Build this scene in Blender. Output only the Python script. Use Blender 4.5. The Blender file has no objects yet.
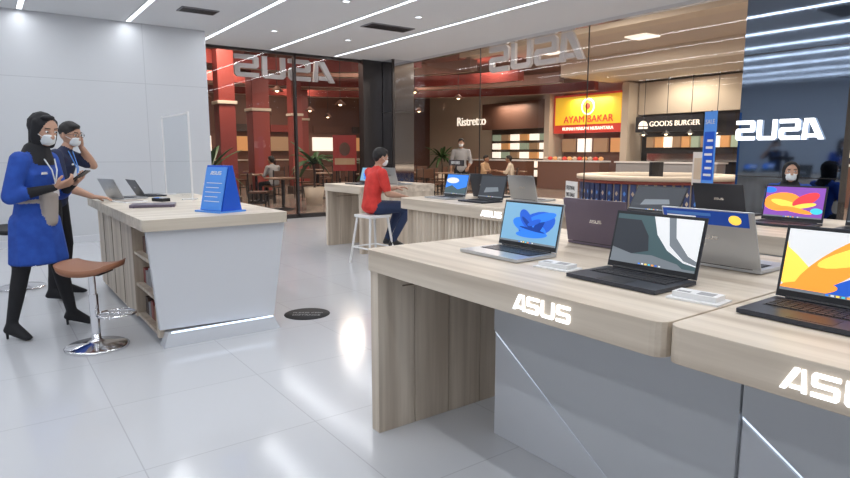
import bpy, bmesh, math, random
from mathutils import Vector, Matrix
random.seed(3)
scene = bpy.context.scene
scene.view_settings.view_transform = 'Standard'
V = Vector

# ------------------------------------------------------------------ materials
def mat(name, col, rough=.5, metal=0., emit=0., coat=0., spec=.5):
    m = bpy.data.materials.new(name); m.use_nodes = True
    b = m.node_tree.nodes['Principled BSDF']
    c = (col[0], col[1], col[2], 1)
    b.inputs['Base Color'].default_value = c
    b.inputs['Roughness'].default_value = rough
    b.inputs['Metallic'].default_value = metal
    b.inputs['Coat Weight'].default_value = coat
    b.inputs['Specular IOR Level'].default_value = spec
    if emit:
        b.inputs['Emission Color'].default_value = c
        b.inputs['Emission Strength'].default_value = emit
    return m

def nodes_of(m):
    return m.node_tree.nodes, m.node_tree.links, m.node_tree.nodes['Principled BSDF']

def noise_mat(name, c1, c2, scale, vec=(1, 1, 1), rough=.5, bump=0., detail=6, lo=.35, hi=.65, coat=0.):
    m = mat(name, c1, rough, coat=coat)
    n, l, b = nodes_of(m)
    tc = n.new('ShaderNodeTexCoord'); mp = n.new('ShaderNodeMapping')
    mp.inputs['Scale'].default_value = vec
    nz = n.new('ShaderNodeTexNoise'); nz.inputs['Scale'].default_value = scale; nz.inputs['Detail'].default_value = detail
    cr = n.new('ShaderNodeValToRGB')
    cr.color_ramp.elements[0].position = lo; cr.color_ramp.elements[0].color = (*c1, 1)
    cr.color_ramp.elements[1].position = hi; cr.color_ramp.elements[1].color = (*c2, 1)
    l.new(tc.outputs['Object'], mp.inputs['Vector']); l.new(mp.outputs[0], nz.inputs['Vector'])
    l.new(nz.outputs['Fac'], cr.inputs[0]); l.new(cr.outputs[0], b.inputs['Base Color'])
    if bump:
        bp = n.new('ShaderNodeBump'); bp.inputs['Strength'].default_value = bump; bp.inputs['Distance'].default_value = .005
        l.new(nz.outputs['Fac'], bp.inputs['Height']); l.new(bp.outputs[0], b.inputs['Normal'])
    return m

def tile_mat(name, c1, c2, cm, w, h, rough, mortar=.004, rot=(0, 0, 0), offset=0., spec=.5):
    m = mat(name, c1, rough, spec=spec)
    n, l, b = nodes_of(m)
    tc = n.new('ShaderNodeTexCoord'); mp = n.new('ShaderNodeMapping'); mp.inputs['Rotation'].default_value = rot
    br = n.new('ShaderNodeTexBrick'); br.offset = offset
    br.inputs['Scale'].default_value = 1; br.inputs['Brick Width'].default_value = w; br.inputs['Row Height'].default_value = h
    br.inputs['Mortar Size'].default_value = mortar; br.inputs['Mortar Smooth'].default_value = .1
    br.inputs['Color1'].default_value = (*c1, 1); br.inputs['Color2'].default_value = (*c2, 1); br.inputs['Mortar'].default_value = (*cm, 1)
    l.new(tc.outputs['Object'], mp.inputs[0]); l.new(mp.outputs[0], br.inputs['Vector'])
    l.new(br.outputs['Color'], b.inputs['Base Color'])
    return m

WOODA, WOODB = (.49, .405, .315), (.71, .62, .51)
wood_v = noise_mat('wood_vertical', WOODA, WOODB, 1.0, (16, 16, .7), .45, .1)
wood_y = noise_mat('wood_grain_long', WOODA, WOODB, 1.0, (16, .7, 16), .4, .1)
wood_x = noise_mat('wood_grain_cross', (.53, .46, .37), (.70, .63, .53), 1.0, (.7, 16, 16), .4, .1)
wood_dk = mat('wood_seam', (.2, .15, .1), .6)
panel = mat('grey_lacquer', (.56, .58, .61), .35)
panel_l = mat('grey_lacquer_light', (.63, .65, .69), .3)
plinth = mat('plinth_metal', (.72, .75, .8), .25, .3)
white = mat('white_plastic', (.8, .8, .8), .4)
led = mat('led_white', (.85, .92, 1), .5, emit=3.0)
ledsoft = mat('led_soft', (.75, .85, 1), .5, emit=1.1)
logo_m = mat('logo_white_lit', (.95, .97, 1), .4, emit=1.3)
logo_d = mat('letter_back_grey', (.50, .47, .46), .4, emit=.15)
chrome = mat('chrome', (.8, .8, .82), .12, 1.)
black = mat('black_plastic', (.015, .015, .018), .35)
blackm = mat('black_matt', (.02, .02, .022), .8)
darkm = mat('dark_frame', (.05, .045, .045), .35, .5)
silver = mat('laptop_silver', (.55, .57, .60), .3, .7)
gunm = mat('laptop_dark', (.045, .05, .065), .35, .4)
purple = mat('laptop_purple', (.17, .14, .19), .35, .5)
keym = mat('key_black', (.02, .02, .025), .5)
wallm = tile_mat('wall_panel', (.58, .60, .63), (.59, .61, .64), (.47, .49, .52), 2.4, 1.2, .35, .005, (math.pi/2, 0, 0))
ceilm = mat('ceiling_paint', (.70, .715, .735), .8)
floorm = tile_mat('floor_tile_white', (.55, .565, .595), (.565, .58, .61), (.45, .46, .49), .8, .8, .13, .003, spec=.45)
mallfloor = tile_mat('floor_tile_mall', (.30, .25, .22), (.34, .29, .25), (.2, .16, .14), 1.2, .6, .2, .006)
cream = mat('mall_cream', (.66, .57, .46), .7)
creamc = mat('mall_ceiling_cream', (.62, .54, .46), .8)
brownr = mat('mall_redbrown', (.17, .08, .055), .6)
darkbr = mat('mall_dark_brown', (.07, .045, .035), .6)
redm = mat('red_paint', (.27, .05, .04), .4)
redb = mat('red_bright', (.5, .05, .04), .5)
yellow = mat('sign_yellow', (.95, .58, .03), .5, emit=.45)
signred = mat('sign_red', (.65, .05, .03), .5, emit=.25)
menuw = mat('menu_white', (1, .90, .75), .5, emit=1.0)
menuo = mat('menu_orange', (.65, .32, .12), .5, emit=.45)
menug = mat('menu_green', (.35, .42, .30), .5, emit=.45)
menub = mat('menu_brown', (.4, .25, .14), .5, emit=.3)
warm = mat('warm_lamp', (1, .75, .45), .5, emit=5)
navy = mat('slat_navy', (.03, .06, .20), .5)
skin = mat('skin', (.50, .29, .20), .55)
skind = mat('skin_tan', (.36, .2, .13), .55)
hair = mat('hair_black', (.012, .01, .01), .6)
maskm = mat('mask_white', (.8, .84, .86), .7)
blueu = noise_mat('uniform_blue', (.012, .06, .34), (.02, .085, .43), 14, rough=.8)
navyu = mat('shirt_navy', (.012, .02, .06), .8)
blackc = mat('cloth_black', (.012, .012, .015), .8)
redc = noise_mat('shirt_red', (.55, .03, .025), (.7, .05, .04), 10, rough=.8)
jean = mat('jeans_dark', (.02, .035, .09), .85)
greyc = mat('cloth_grey', (.35, .35, .36), .85)
beige = mat('cloth_beige', (.42, .37, .33), .9)
eyew = mat('eye_white', (.8, .8, .8), .3)
lip = mat('lip', (.35, .1, .08), .5)
bluebox = mat('display_blue', (.01, .10, .62), .35)
bluel = mat('display_blue_light', (.1, .32, .85), .35)
leaf = mat('leaf_green', (.04, .10, .03), .5)
brownseat = mat('seat_brown', (.30, .13, .07), .5)

def glass_mat(name, tint=(1, 1, 1), ior=1.5):
    m = bpy.data.materials.new(name); m.use_nodes = True
    n, l = m.node_tree.nodes, m.node_tree.links
    n.clear()
    o = n.new('ShaderNodeOutputMaterial'); mx = n.new('ShaderNodeMixShader'); fr = n.new('ShaderNodeFresnel')
    fr.inputs['IOR'].default_value = ior
    t = n.new('ShaderNodeBsdfTransparent'); t.inputs[0].default_value = (*tint, 1)
    g = n.new('ShaderNodeBsdfGlossy'); g.inputs['Roughness'].default_value = .01
    l.new(fr.outputs[0], mx.inputs[0]); l.new(t.outputs[0], mx.inputs[1]); l.new(g.outputs[0], mx.inputs[2])
    l.new(mx.outputs[0], o.inputs[0])
    return m
glass = glass_mat('shopfront_glass', (.95, .95, .97), 1.45)
acryl = glass_mat('acrylic_clear', (.93, .96, .98), 1.2)
mirror = mat('dark_mirror', (.20, .25, .33), .05, 1.)
mirrorl = mat('steel_mirror', (.6, .6, .62), .08, 1.)

# ------------------------------------------------------------------ mesh builder
class B:
    def __init__(s): s.v = []; s.f = []; s.fm = []; s.sm = []; s.mats = []
    def mi(s, m):
        if m not in s.mats: s.mats.append(m)
        return s.mats.index(m)
    def add(s, vs, fs, m, smooth=False, M=None):
        o = len(s.v)
        for p in vs:
            p = V(p)
            s.v.append(M @ p if M is not None else p)
        single = not isinstance(m, list)
        for i, f in enumerate(fs):
            s.f.append([k + o for k in f]); s.fm.append(s.mi(m if single else m[i])); s.sm.append(smooth)
    def box(s, a, b, m, M=None):
        x0, y0, z0 = a; x1, y1, z1 = b
        s.add([(x0,y0,z0),(x1,y0,z0),(x1,y1,z0),(x0,y1,z0),(x0,y0,z1),(x1,y0,z1),(x1,y1,z1),(x0,y1,z1)],
              [(3,2,1,0),(4,5,6,7),(0,1,5,4),(1,2,6,5),(2,3,7,6),(3,0,4,7)], m, False, M)
    def cyl(s, p, q, r1, m, r2=None, n=14, M=None):
        p, q = V(p), V(q); r2 = r1 if r2 is None else r2
        d = (q - p).normalized(); a = d.orthogonal().normalized(); b = d.cross(a)
        vs = []
        for c, r in ((p, r1), (q, r2)):
            for i in range(n):
                t = 2*math.pi*i/n
                vs.append(c + a*math.cos(t)*r + b*math.sin(t)*r)
        s.add(vs, [(i, (i+1) % n, n+(i+1) % n, n+i) for i in range(n)], m, True, M)
        s.add(vs[:n], [tuple(reversed(range(n)))], m, False, M)
        s.add(vs[n:], [tuple(range(n))], m, False, M)
    def tube(s, pts, r, m, n=8, M=None):
        for i in range(len(pts)-1): s.cyl(pts[i], pts[i+1], r, m, n=n, M=M)
    def lathe(s, prof, c, m, n=28, M=None):
        vs = []; fs = []
        for r, z in prof:
            for i in range(n):
                t = 2*math.pi*i/n; vs.append((c[0]+r*math.cos(t), c[1]+r*math.sin(t), c[2]+z))
        for k in range(len(prof)-1):
            for i in range(n):
                j = (i+1) % n
                fs.append((k*n+i, k*n+j, (k+1)*n+j, (k+1)*n+i))
        s.add(vs, fs, m, True, M)
    def ell(s, c, r, m, M=None, n=12):
        if not isinstance(r, tuple): r = (r, r, r)
        vs = []; fs = []; k = n//2
        for j in range(k+1):
            a = math.pi*j/k
            for i in range(n):
                t = 2*math.pi*i/n
                vs.append((c[0]+r[0]*math.sin(a)*math.cos(t), c[1]+r[1]*math.sin(a)*math.sin(t), c[2]-r[2]*math.cos(a)))
        for j in range(k):
            for i in range(n):
                i2 = (i+1) % n
                fs.append((j*n+i, j*n+i2, (j+1)*n+i2, (j+1)*n+i))
        s.add(vs, fs, m, True, M)
    def prism(s, pts, z0, z1, m, M=None):
        n = len(pts)
        vs = [(x, y, z0) for x, y in pts] + [(x, y, z1) for x, y in pts]
        fs = [tuple(reversed(range(n))), tuple(range(n, 2*n))] + [(i, (i+1) % n, n+(i+1) % n, n+i) for i in range(n)]
        s.add(vs, fs, m, False, M)
    def text(s, txt, size, m, M, ext=.002):
        cu = bpy.data.curves.new('t', 'FONT'); cu.body = txt; cu.size = size; cu.extrude = ext
        cu.align_x = 'CENTER'; cu.align_y = 'CENTER'
        ob = bpy.data.objects.new('t', cu); scene.collection.objects.link(ob)
        dg = bpy.context.evaluated_depsgraph_get(); ev = ob.evaluated_get(dg); me = ev.to_mesh()
        s.add([v.co.copy() for v in me.vertices], [tuple(p.vertices) for p in me.polygons], m, False, M)
        ev.to_mesh_clear(); bpy.data.objects.remove(ob)
    def obj(s, name, loc=(0, 0, 0), rot=0., bevel=0., world=False):
        me = bpy.data.meshes.new(name)
        off = V(loc) if world else V((0, 0, 0))
        me.from_pydata([v - off for v in s.v], [], s.f)
        for m in s.mats: me.materials.append(m)
        me.polygons.foreach_set('material_index', s.fm)
        me.polygons.foreach_set('use_smooth', s.sm)
        me.update()
        ob = bpy.data.objects.new(name, me); scene.collection.objects.link(ob)
        ob.location = loc; ob.rotation_euler = (0, 0, rot)
        if bevel:
            md = ob.modifiers.new('bevel', 'BEVEL'); md.width = bevel; md.segments = 2
            md.limit_method = 'ANGLE'; md.angle_limit = math.radians(50)
        return ob

def inst(ob, loc, rot=0., s=1.):
    o = ob.copy(); scene.collection.objects.link(o)
    o.location = loc; o.rotation_euler = (0, 0, rot); o.scale = (s, s, s)
    return o

def frame(origin, right, up=(0, 0, 1)):
    r = V(right).normalized(); u = V(up).normalized(); n = r.cross(u)
    M = Matrix((( r.x, u.x, n.x, origin[0]), (r.y, u.y, n.y, origin[1]), (r.z, u.z, n.z, origin[2]), (0, 0, 0, 1)))
    return M

LET = {
 'A': [[(0,0),(.27,0),(.80,.86),(.80,1),(.56,1)], [(.86,1),(1.04,1),(1.14,0),(.90,0)], [(.40,.1),(.86,.1),(.86,.28),(.50,.28)]],
 'S': [[(0,0),(.98,0),(1.1,.12),(1.1,.5),(1.0,.6),(.24,.6),(.24,.8),(1.1,.8),(1.1,1),(.12,1),(0,.88),(0,.5),(.1,.4),(.86,.4),(.86,.2),(0,.2)]],
 'U': [[(0,1),(0,.12),(.12,0),(.98,0),(1.1,.12),(1.1,1),(.87,1),(.87,.2),(.23,.2),(.23,1)]],
}
def brandsign(b, M, w, h, m, th=.01):
    tot = 4*1.12 + 3*.14; x = -tot/2
    for ch in 'ASUS':
        for poly in LET[ch]:
            b.prism([((px+x)*w/tot, (py-.5)*h) for px, py in poly], 0, th, m, M)
        x += 1.26

# ------------------------------------------------------------------ room shell
H = 3.3
def slab(name, a, b, m, bev=0):
    x = B(); x.box(a, b, m)
    return x.obj(name, ((a[0]+b[0])/2, (a[1]+b[1])/2, a[2]), world=True, bevel=bev)
slab('floor', (-3.6, -3.1, -.1), (7.7, 11.6, 0), floorm)
slab('floor_mall', (-8, -8, -.22), (24, 30, -.101), mallfloor)
x = B(); x.box((7.7, -8, -.1), (24, 30, -.004), mallfloor); x.box((-8, 11.6, -.1), (7.7, 30, -.004), mallfloor)
x.obj('floor_concourse')
slab('ceiling', (-3.6, -3.1, H), (7.8, 11.7, H+.15), ceilm)
slab('wall_north', (-3.6, 10.3, 0), (3.1, 10.45, H), wallm)
slab('wall_return', (2.95, 10.45, 0), (3.1, 11.6, H), wallm)
slab('wall_west', (-3.75, -3.1, 0), (-3.6, 10.45, H), wallm)
slab('wall_south', (-3.6, -3.25, 0), (7.7, -3.1, H), wallm)
def pane(name, a, b, c, d, m=glass):
    x = B(); x.add([a, b, c, d], [(0, 1, 2, 3)], m); return x.obj(name)
pane('window_1', (3.1, 11.55, 0), (7.2, 11.55, 0), (7.2, 11.55, H), (3.1, 11.55, H))
pane('window_2', (7.65, 11.1, 0), (7.65, 3.8, 0), (7.65, 3.8, H), (7.65, 11.1, H))
pane('window_3', (7.65, 2.65, 0), (7.65, -3.1, 0), (7.65, -3.1, H), (7.65, 2.65, H))
x = B()
for X in (3.12, 5.2, 7.15): x.box((X-.02, 11.5, 0), (X+.02, 11.6, H), darkm)
x.box((3.1, 11.5, 0), (7.2, 11.6, .08), darkm); x.box((3.1, 11.5, H-.05), (7.2, 11.6, H), darkm)
x.obj('trim_1')
x = B()
for Y in (6.2, 8.7, 11.05): x.box((7.64, Y-.004, 0), (7.66, Y+.004, H), darkm)
x.box((7.6, 3.8, 0), (7.7, 11.1, .06), darkm); x.box((7.6, 3.8, H-.05), (7.7, 11.1, H), chrome)
x.box((7.6, -3.1, 0), (7.7, 2.65, .06), darkm); x.box((7.6, -3.1, H-.05), (7.7, 2.65, H), chrome)
x.obj('trim_2')
slab('baseboard_north', (-3.6, 10.27, 0), (3.1, 10.3, .1), panel_l)
x = B()
x.box((7.2, 11.0, 0), (7.75, 11.62, H), mirrorl)
x.box((7.19, 10.99, 0), (7.24, 11.03, H), darkm)
for z in (1.1, 2.2): x.box((7.195, 10.995, z), (7.755, 11.62, z+.012), darkm)
x.box((6.72, 11.42, 0), (7.19, 11.62, H), darkm)
x.obj('corner_column')
x = B()
x.box((7.6, 2.65, 0), (7.8, 3.8, H), mirror)
for z in (1.05, 2.5): x.box((7.595, 2.65, z), (7.6, 3.8, z+.01), darkm)
x.obj('mirrored_pier')
strips = [-2.14, -.78, .58, 1.94, 3.30, 4.66, 6.02]
for i, X in enumerate(strips):
    y1 = 10.2 if X < 3.1 else 11.35
    y0 = -2.6
    x = B(); x.box((X-.03, y0, H-.012), (X+.03, y1, H-.002), led)
    x.box((X-.04, y0, H-.014), (X-.03, y1, H), white); x.box((X+.03, y0, H-.014), (X+.04, y1, H), white)
    x.obj('ceiling_light_strip')
    L = bpy.data.lights.new('strip_lamp', 'AREA'); L.shape = 'RECTANGLE'; L.size = .06; L.size_y = y1-y0
    L.energy = 56; L.color = (.95, .97, 1)
    o = bpy.data.objects.new('strip_lamp', L); scene.collection.objects.link(o)
    o.location = (X, (y0+y1)/2, H-.02)
ventm = mat('vent_frame', (.25, .25, .27), .6)
def vent(X, Y, w, d):
    x = B(); x.box((X-w/2, Y-d/2, H-.015), (X+w/2, Y+d/2, H-.001), ventm)
    for k in range(6): x.box((X-w/2+.02, Y-d/2+.03+k*(d-.06)/6, H-.022), (X+w/2-.02, Y-d/2+.045+k*(d-.06)/6, H-.014), darkm)
    x.obj('ceiling_vent')
vent(5.35, 8.3, .8, .35); vent(5.35, 3.6, .8, .35); vent(2.6, 8.9, .5, .3)
def downlight(X, Y):
    x = B(); x.lathe([(.0, -.012), (.045, -.012)], (X, Y, H), led, 16); x.lathe([(.045, -.014), (.07, -.014), (.07, 0)], (X, Y, H), white, 16)
    x.obj('ceiling_downlight')
for p in ((4.0, 9.6), (5.3, 7.4), (4.0, 7.2), (5.35, 9.6), (2.6, 7.6)): downlight(*p)
x = B(); brandsign(x, frame((5.1, 11.66, 3.0), (-1, 0, 0)), 2.15, .42, logo_d, .06); x.obj('shopfront_letters')
x = B(); brandsign(x, frame((7.72, 7.45, 3.02), (0, 1, 0)), 2.2, .45, logo_d, .06); x.obj('shopfront_letters')
x = B(); brandsign(x, frame((7.56, 3.33, 1.61), (0, 1, 0)), .98, .24, logo_m, .03); x.obj('pier_sign_reflection')  # glowing reversed letters modelled in place of a sign's mirror image
# slim blue banner beside the pier
b = B(); b.lathe([(0, .02), (.16, .02), (.16, 0), (0, 0)], (0, 0, 0), black, 24); b.cyl((0, 0, 0), (0, 0, 1.86), .012, black)
b.box((-.012, -.11, .85), (-.002, .11, 1.85), bluel); b.box((-.014, -.09, 1.0), (-.012, .09, 1.6), bluebox)
b.text('SALE', .08, white, frame((-.016, 0, 1.72), (0, -1, 0)), .001)
for k in range(6): b.box((-.016, -.07, 1.05+k*.085), (-.014, .07-.02*(k % 3), 1.08+k*.085), white)
b.obj('blue_banner_stand', (7.35, 4.02, 0), -.4)

# ------------------------------------------------------------------ display tables
def round_slab(b, X0, X1, Y0, Y1, z0, z1, m, r=.04):
    pts = []
    for cx, cy, a0 in ((X1-r, Y0+r, -90), (X1-r, Y1-r, 0), (X0+r, Y1-r, 90), (X0+r, Y0+r, 180)):
        for k in range(5):
            a = math.radians(a0+k*22.5); pts.append((cx+r*math.cos(a), cy+r*math.sin(a)))
    b.prism(pts, z0, z1, m)

def display_table(name, X0, X1, units, recess=.475, logos=(), h=.9):
    b = B(); Yt = units[0][1]; Yb = units[-1][0]
    for (y0, y1) in units:
        round_slab(b, X0, X1, y0, y1, h-.1, h, wood_y)
    n = 6; w = (X1-X0-.04)/n
    for k in range(n):
        b.box((X0+.02+k*w+.002, Yt-.075, 0), (X0+.02+(k+1)*w-.002, Yt-.01, h-.1), wood_v)
    b.box((X0+.025, Yt-.065, 0), (X1-.025, Yt-.02, h-.1), wood_dk)
    b.box((X0+.16, Yt-.079, h-.19), (X1-.1, Yt-.075, h-.183), wood_dk)
    b.box((X0+.02, Yb+.01, 0), (X1-.02, Yb+.075, h-.1), wood_v)
    gx = X0+recess; gy1 = Yt-.40
    b.box((gx+.01, Yb+.1, 0), (X1-recess, gy1-.01, h-.1), panel)
    edges = [gy1] + [u[0] for u in units[:-1]] + [Yb+.1]
    for i in range(len(edges)-1):
        ya, yb = edges[i]-(.004 if i else 0), edges[i+1]+.004
        L = min(.78, (ya-yb)*.75)
        M = Matrix(((0, 0, 1, gx), (1, 0, 0, 0), (0, 1, 0, 0), (0, 0, 0, 1)))
        b.prism([(ya, h-.1), (ya, .52), (ya-L, 0), (yb, 0), (yb, h-.1)], -.012, .01, panel, M)
        b.prism([(ya, .50), (ya, 0), (ya-L+.02, 0)], -.002, .01, panel_l, M)
        b.prism([(ya, .515), (ya, .505), (ya-L+.004, 0), (ya-L-.01, 0)], -.004, .0, ledsoft, M)
    for (ly, lw) in logos:
        brandsign(b, frame((X0-.001, ly, h-.05), (0, -1, 0)), lw, .056, logo_m, .005)
    return b.obj(name, ((X0+X1)/2, (Yt+Yb)/2, 0), world=True, bevel=.004)

display_table('display_table', 1.42, 2.75, [(.87, 2.42), (-.66, .862)], logos=[(1.305, .25), (.45, .25)])
display_table('display_table', 3.4, 4.6, [(1.0, 2.85), (-1.2, .99)], logos=[(2.0, .27)])
display_table('display_table', 3.96, 5.2, [(6.85, 7.9)])
b = B(); round_slab(b, 3.3, 4.5, 3.4, 5.0, .8, .9, wood_y, .12)
round_slab(b, 3.36, 4.44, 3.46, 4.94, 0, .8, wood_v, .1)
k = 3.5
while k < 4.86:
    b.cyl((3.36, k, 0), (3.36, k, .8), .02, wood_v, n=8); k += .05
k = 3.5
while k < 4.36:
    b.cyl((k, 4.94, 0), (k, 4.94, .8), .02, wood_v, n=8); k += .05
brandsign(b, frame((3.298, 3.60, .85), (0, -1, 0)), .25, .05, logo_m, .006)
b.obj('ribbed_display_table', (3.9, 4.2, 0), world=True)

# ------------------------------------------------------------------ left service counter
b = B()
round_slab(b, .82, 1.85, 4.3, 6.9, .82, .9, wood_x, .03)
b.box((1.12, 4.42, .05), (1.76, 6.85, .82), wood_v)
b.box((.90, 5.15, .04), (1.2, 6.85, .82), wood_v)
for y in (5.6, 6.05, 6.5): b.box((.896, y-.003, .06), (.9, y+.003, .8), wood_dk)
b.box((.90, 4.40, .05), (1.15, 4.46, .82), wood_v)
for z in (.05, .30, .55): b.box((.91, 4.44, z), (1.14, 5.16, z+.025), wood_v)
b.box((1.115, 4.46, .06), (1.121, 5.15, .8), darkbr)
Mx = frame((0, 4.40, 0), (1, 0, 0))
b.prism([(.85, .82), (.90, .12), (1.73, .10), (1.84, .82)], 0, .05, panel_l, Mx)
b.prism([(.94, .10), (.91, 0), (1.76, 0), (1.71, .10)], -.02, .10, plinth, Mx)
b.box((.96, 4.29, .10), (1.70, 4.302, .112), ledsoft)
b.box((.95, 4.44, 0), (1.70, 6.8, .06), plinth)
cols = [darkbr, brownr, greyc, blackm, beige, navy, redm, brownseat]
for z in (.075, .325, .575):
    y = 4.5
    while y < 5.05:
        w = random.uniform(.04, .1); hh = random.uniform(.1, .17)
        b.box((.96, y, z), (1.10, y+w, z+hh), random.choice(cols)); y += w+.012
b.obj('service_counter', (1.36, 5.6, 0), world=True, bevel=.003)
b = B()
Mx = Matrix(((1,0,0,0),(0,0,1,-.13),(0,1,0,0),(0,0,0,1)))
b.prism([(-.085, 0), (.10, 0), (.03, .35), (.0, .35)], 0, .26, bluebox, Mx)
b.box((-.12, -.15, 0), (.12, .15, .012), bluel)
d0 = (V((0, 0, .35)) - V((-.085, 0, 0))).normalized()
Mf = frame((-.047, 0, .175), (0, -1, 0), d0)
b.box((-.12, -.165, 0), (.12, .165, .006), bluel, Mf)
for k in range(5): b.box((-.09, -.1+k*.035, .006), (.09-.03*(k % 2), -.095+k*.035, .008), white, Mf)
brandsign(b, Mf @ Matrix.Translation((0, .12, .006)), .13, .028, white, .002)
b.obj('brochure_display', (1.44, 4.62, .9), math.radians(20), bevel=.003)
b = B()
b.add([(0, .5, .0), (0, -.5, .0), (0, -.5, .8), (0, .5, .8)], [(0, 1, 2, 3)], acryl)
for y in (-.5, .5): b.box((-.008, y-.008, 0), (.008, y+.008, .82), white)
b.box((-.008, -.5, .8), (.008, .5, .815), white)
for y in (-.4, .4): b.box((-.07, y-.02, 0), (.07, y+.02, .012), white)
b.obj('acrylic_sneeze_guard', (1.57, 6.35, .9))
b = B(); b.box((-.04, -.08, 0), (.04, .08, .03), blackm); b.box((-.03, .0, .03), (.03, .07, .034), bluel)
for i in range(3):
    for j in range(3): b.box((-.028+i*.02, -.06+j*.018, .03), (-.014+i*.02, -.048+j*.018, .036), white)
b.obj('card_terminal', (1.3, 5.9, .9), .4, bevel=.003)
b = B(); b.box((-.1, -.14, 0), (.1, .14, .01), white); b.box((-.08, -.1, .01), (.08, .1, .016), beige)
b.obj('paper_stack', (1.05, 6.0, .9), .3)
b = B(); b.lathe([(0, 0), (.035, 0), (.04, .09), (.037, .09), (.032, .01), (0, .01)], (0, 0, 0), blackm, 16)
for k in range(4):
    a = k*1.5; b.cyl((0.01*math.cos(a), .01*math.sin(a), .012), (.03*math.cos(a), .03*math.sin(a), .16), .004, [bluel, redm, white, black][k], n=6)
b.obj('pen_cup', (1.68, 5.75, .9))

# ------------------------------------------------------------------ laptops
def smat(name, c, e=.9): return mat(name, c, .4, emit=e)
S_blue = smat('scr_pale_blue', (.16, .33, .48), .8); S_b1 = smat('scr_blue1', (.01, .08, .45)); S_b2 = smat('scr_blue2', (.02, .16, .62)); S_b3 = smat('scr_blue3', (.0, .03, .22))
S_wh = smat('scr_white', (.66, .67, .68), .65); S_gr = smat('scr_grey', (.16, .18, .2), .6); S_dk = smat('scr_dark', (.03, .035, .045), .4); S_tl = smat('scr_teal', (.05, .09, .10), .6)
S_or = smat('scr_orange', (.90, .28, .03)); S_ye = smat('scr_yellow', (.9, .6, .08)); S_pu = smat('scr_purple', (.2, .06, .35)); S_rd = smat('scr_red', (.7, .04, .05)); S_cy = smat('scr_cyan', (.05, .5, .6))
def ellp(cx, cy, rx, ry, rot, n=22):
    r = []
    for i in range(n):
        t = 2*math.pi*i/n; x0, y0 = rx*math.cos(t), ry*math.sin(t)
        X = cx+x0*math.cos(rot)-y0*math.sin(rot); Y = cy+x0*math.sin(rot)+y0*math.cos(rot)
        r.append((min(1, max(0, X)), min(1, max(0, Y))))
    return r
THEMES = {
 'bloom': (S_blue, [(S_b1, ellp(.62,.50,.38,.26,.9)), (S_b2, ellp(.50,.42,.34,.18,-.5)), (S_b3, ellp(.66,.45,.28,.07,1.3)), (S_b2, ellp(.70,.68,.26,.10,.5)), (S_b1, ellp(.42,.62,.24,.10,1.9)), (S_b3, ellp(.48,.48,.22,.04,2.2)), (S_b2, ellp(.56,.24,.28,.09,.1)), (S_b3, ellp(.56,.36,.24,.03,-.2)), (S_b1, ellp(.58,.54,.14,.06,.7))]),
 'wave': (S_tl, [(S_wh, [(.45,1),(1,1),(1,.12),(.86,.16),(.66,.36),(.52,.64)]), (S_gr, [(.62,1),(.70,1),(.74,.62),(.9,.3),(1,.22),(1,.14),(.86,.2),(.68,.46)]), (S_gr, [(0,.0),(.9,0),(.8,.12),(.5,.22),(.25,.2),(0,.3)]), (S_dk, [(0,.3),(.25,.2),(.45,.3),(.42,.6),(.3,.9),(0,.9)])]),
 'petal': (S_wh, [(S_ye, ellp(.05,.35,.16,.6,.5)), (S_or, ellp(.42,.5,.16,.6,-.5)), (S_b1, ellp(.60,.25,.10,.45,-.8)), (S_ye, ellp(.62,.72,.12,.45,-.9)), (S_rd, ellp(.80,.55,.10,.45,-.6)), (S_pu, ellp(.88,.35,.10,.4,-.5)), (S_or, ellp(.2,.08,.25,.1,.3))]),
 'fire': (S_pu, [(S_or, ellp(.30,.5,.34,.3,.6)), (S_ye, ellp(.35,.45,.26,.10,-.4)), (S_rd, ellp(.70,.6,.3,.14,.9)), (S_ye, ellp(.68,.4,.22,.07,.4)), (S_or, ellp(.55,.25,.3,.08,-.3)), (S_cy, ellp(.90,.25,.10,.10,0)), (S_b2, ellp(.06,.88,.12,.10,0))]),
 'dark': (S_dk, [(S_gr, [(.2,.2),(.8,.3),(.75,.5),(.25,.45)])]),
 'photo': (S_b2, [(S_wh, ellp(.3,.7,.3,.15,0)), (S_tl, [(0,0),(1,0),(1,.4),(.6,.25),(.3,.45),(0,.3)])]),
}
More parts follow.
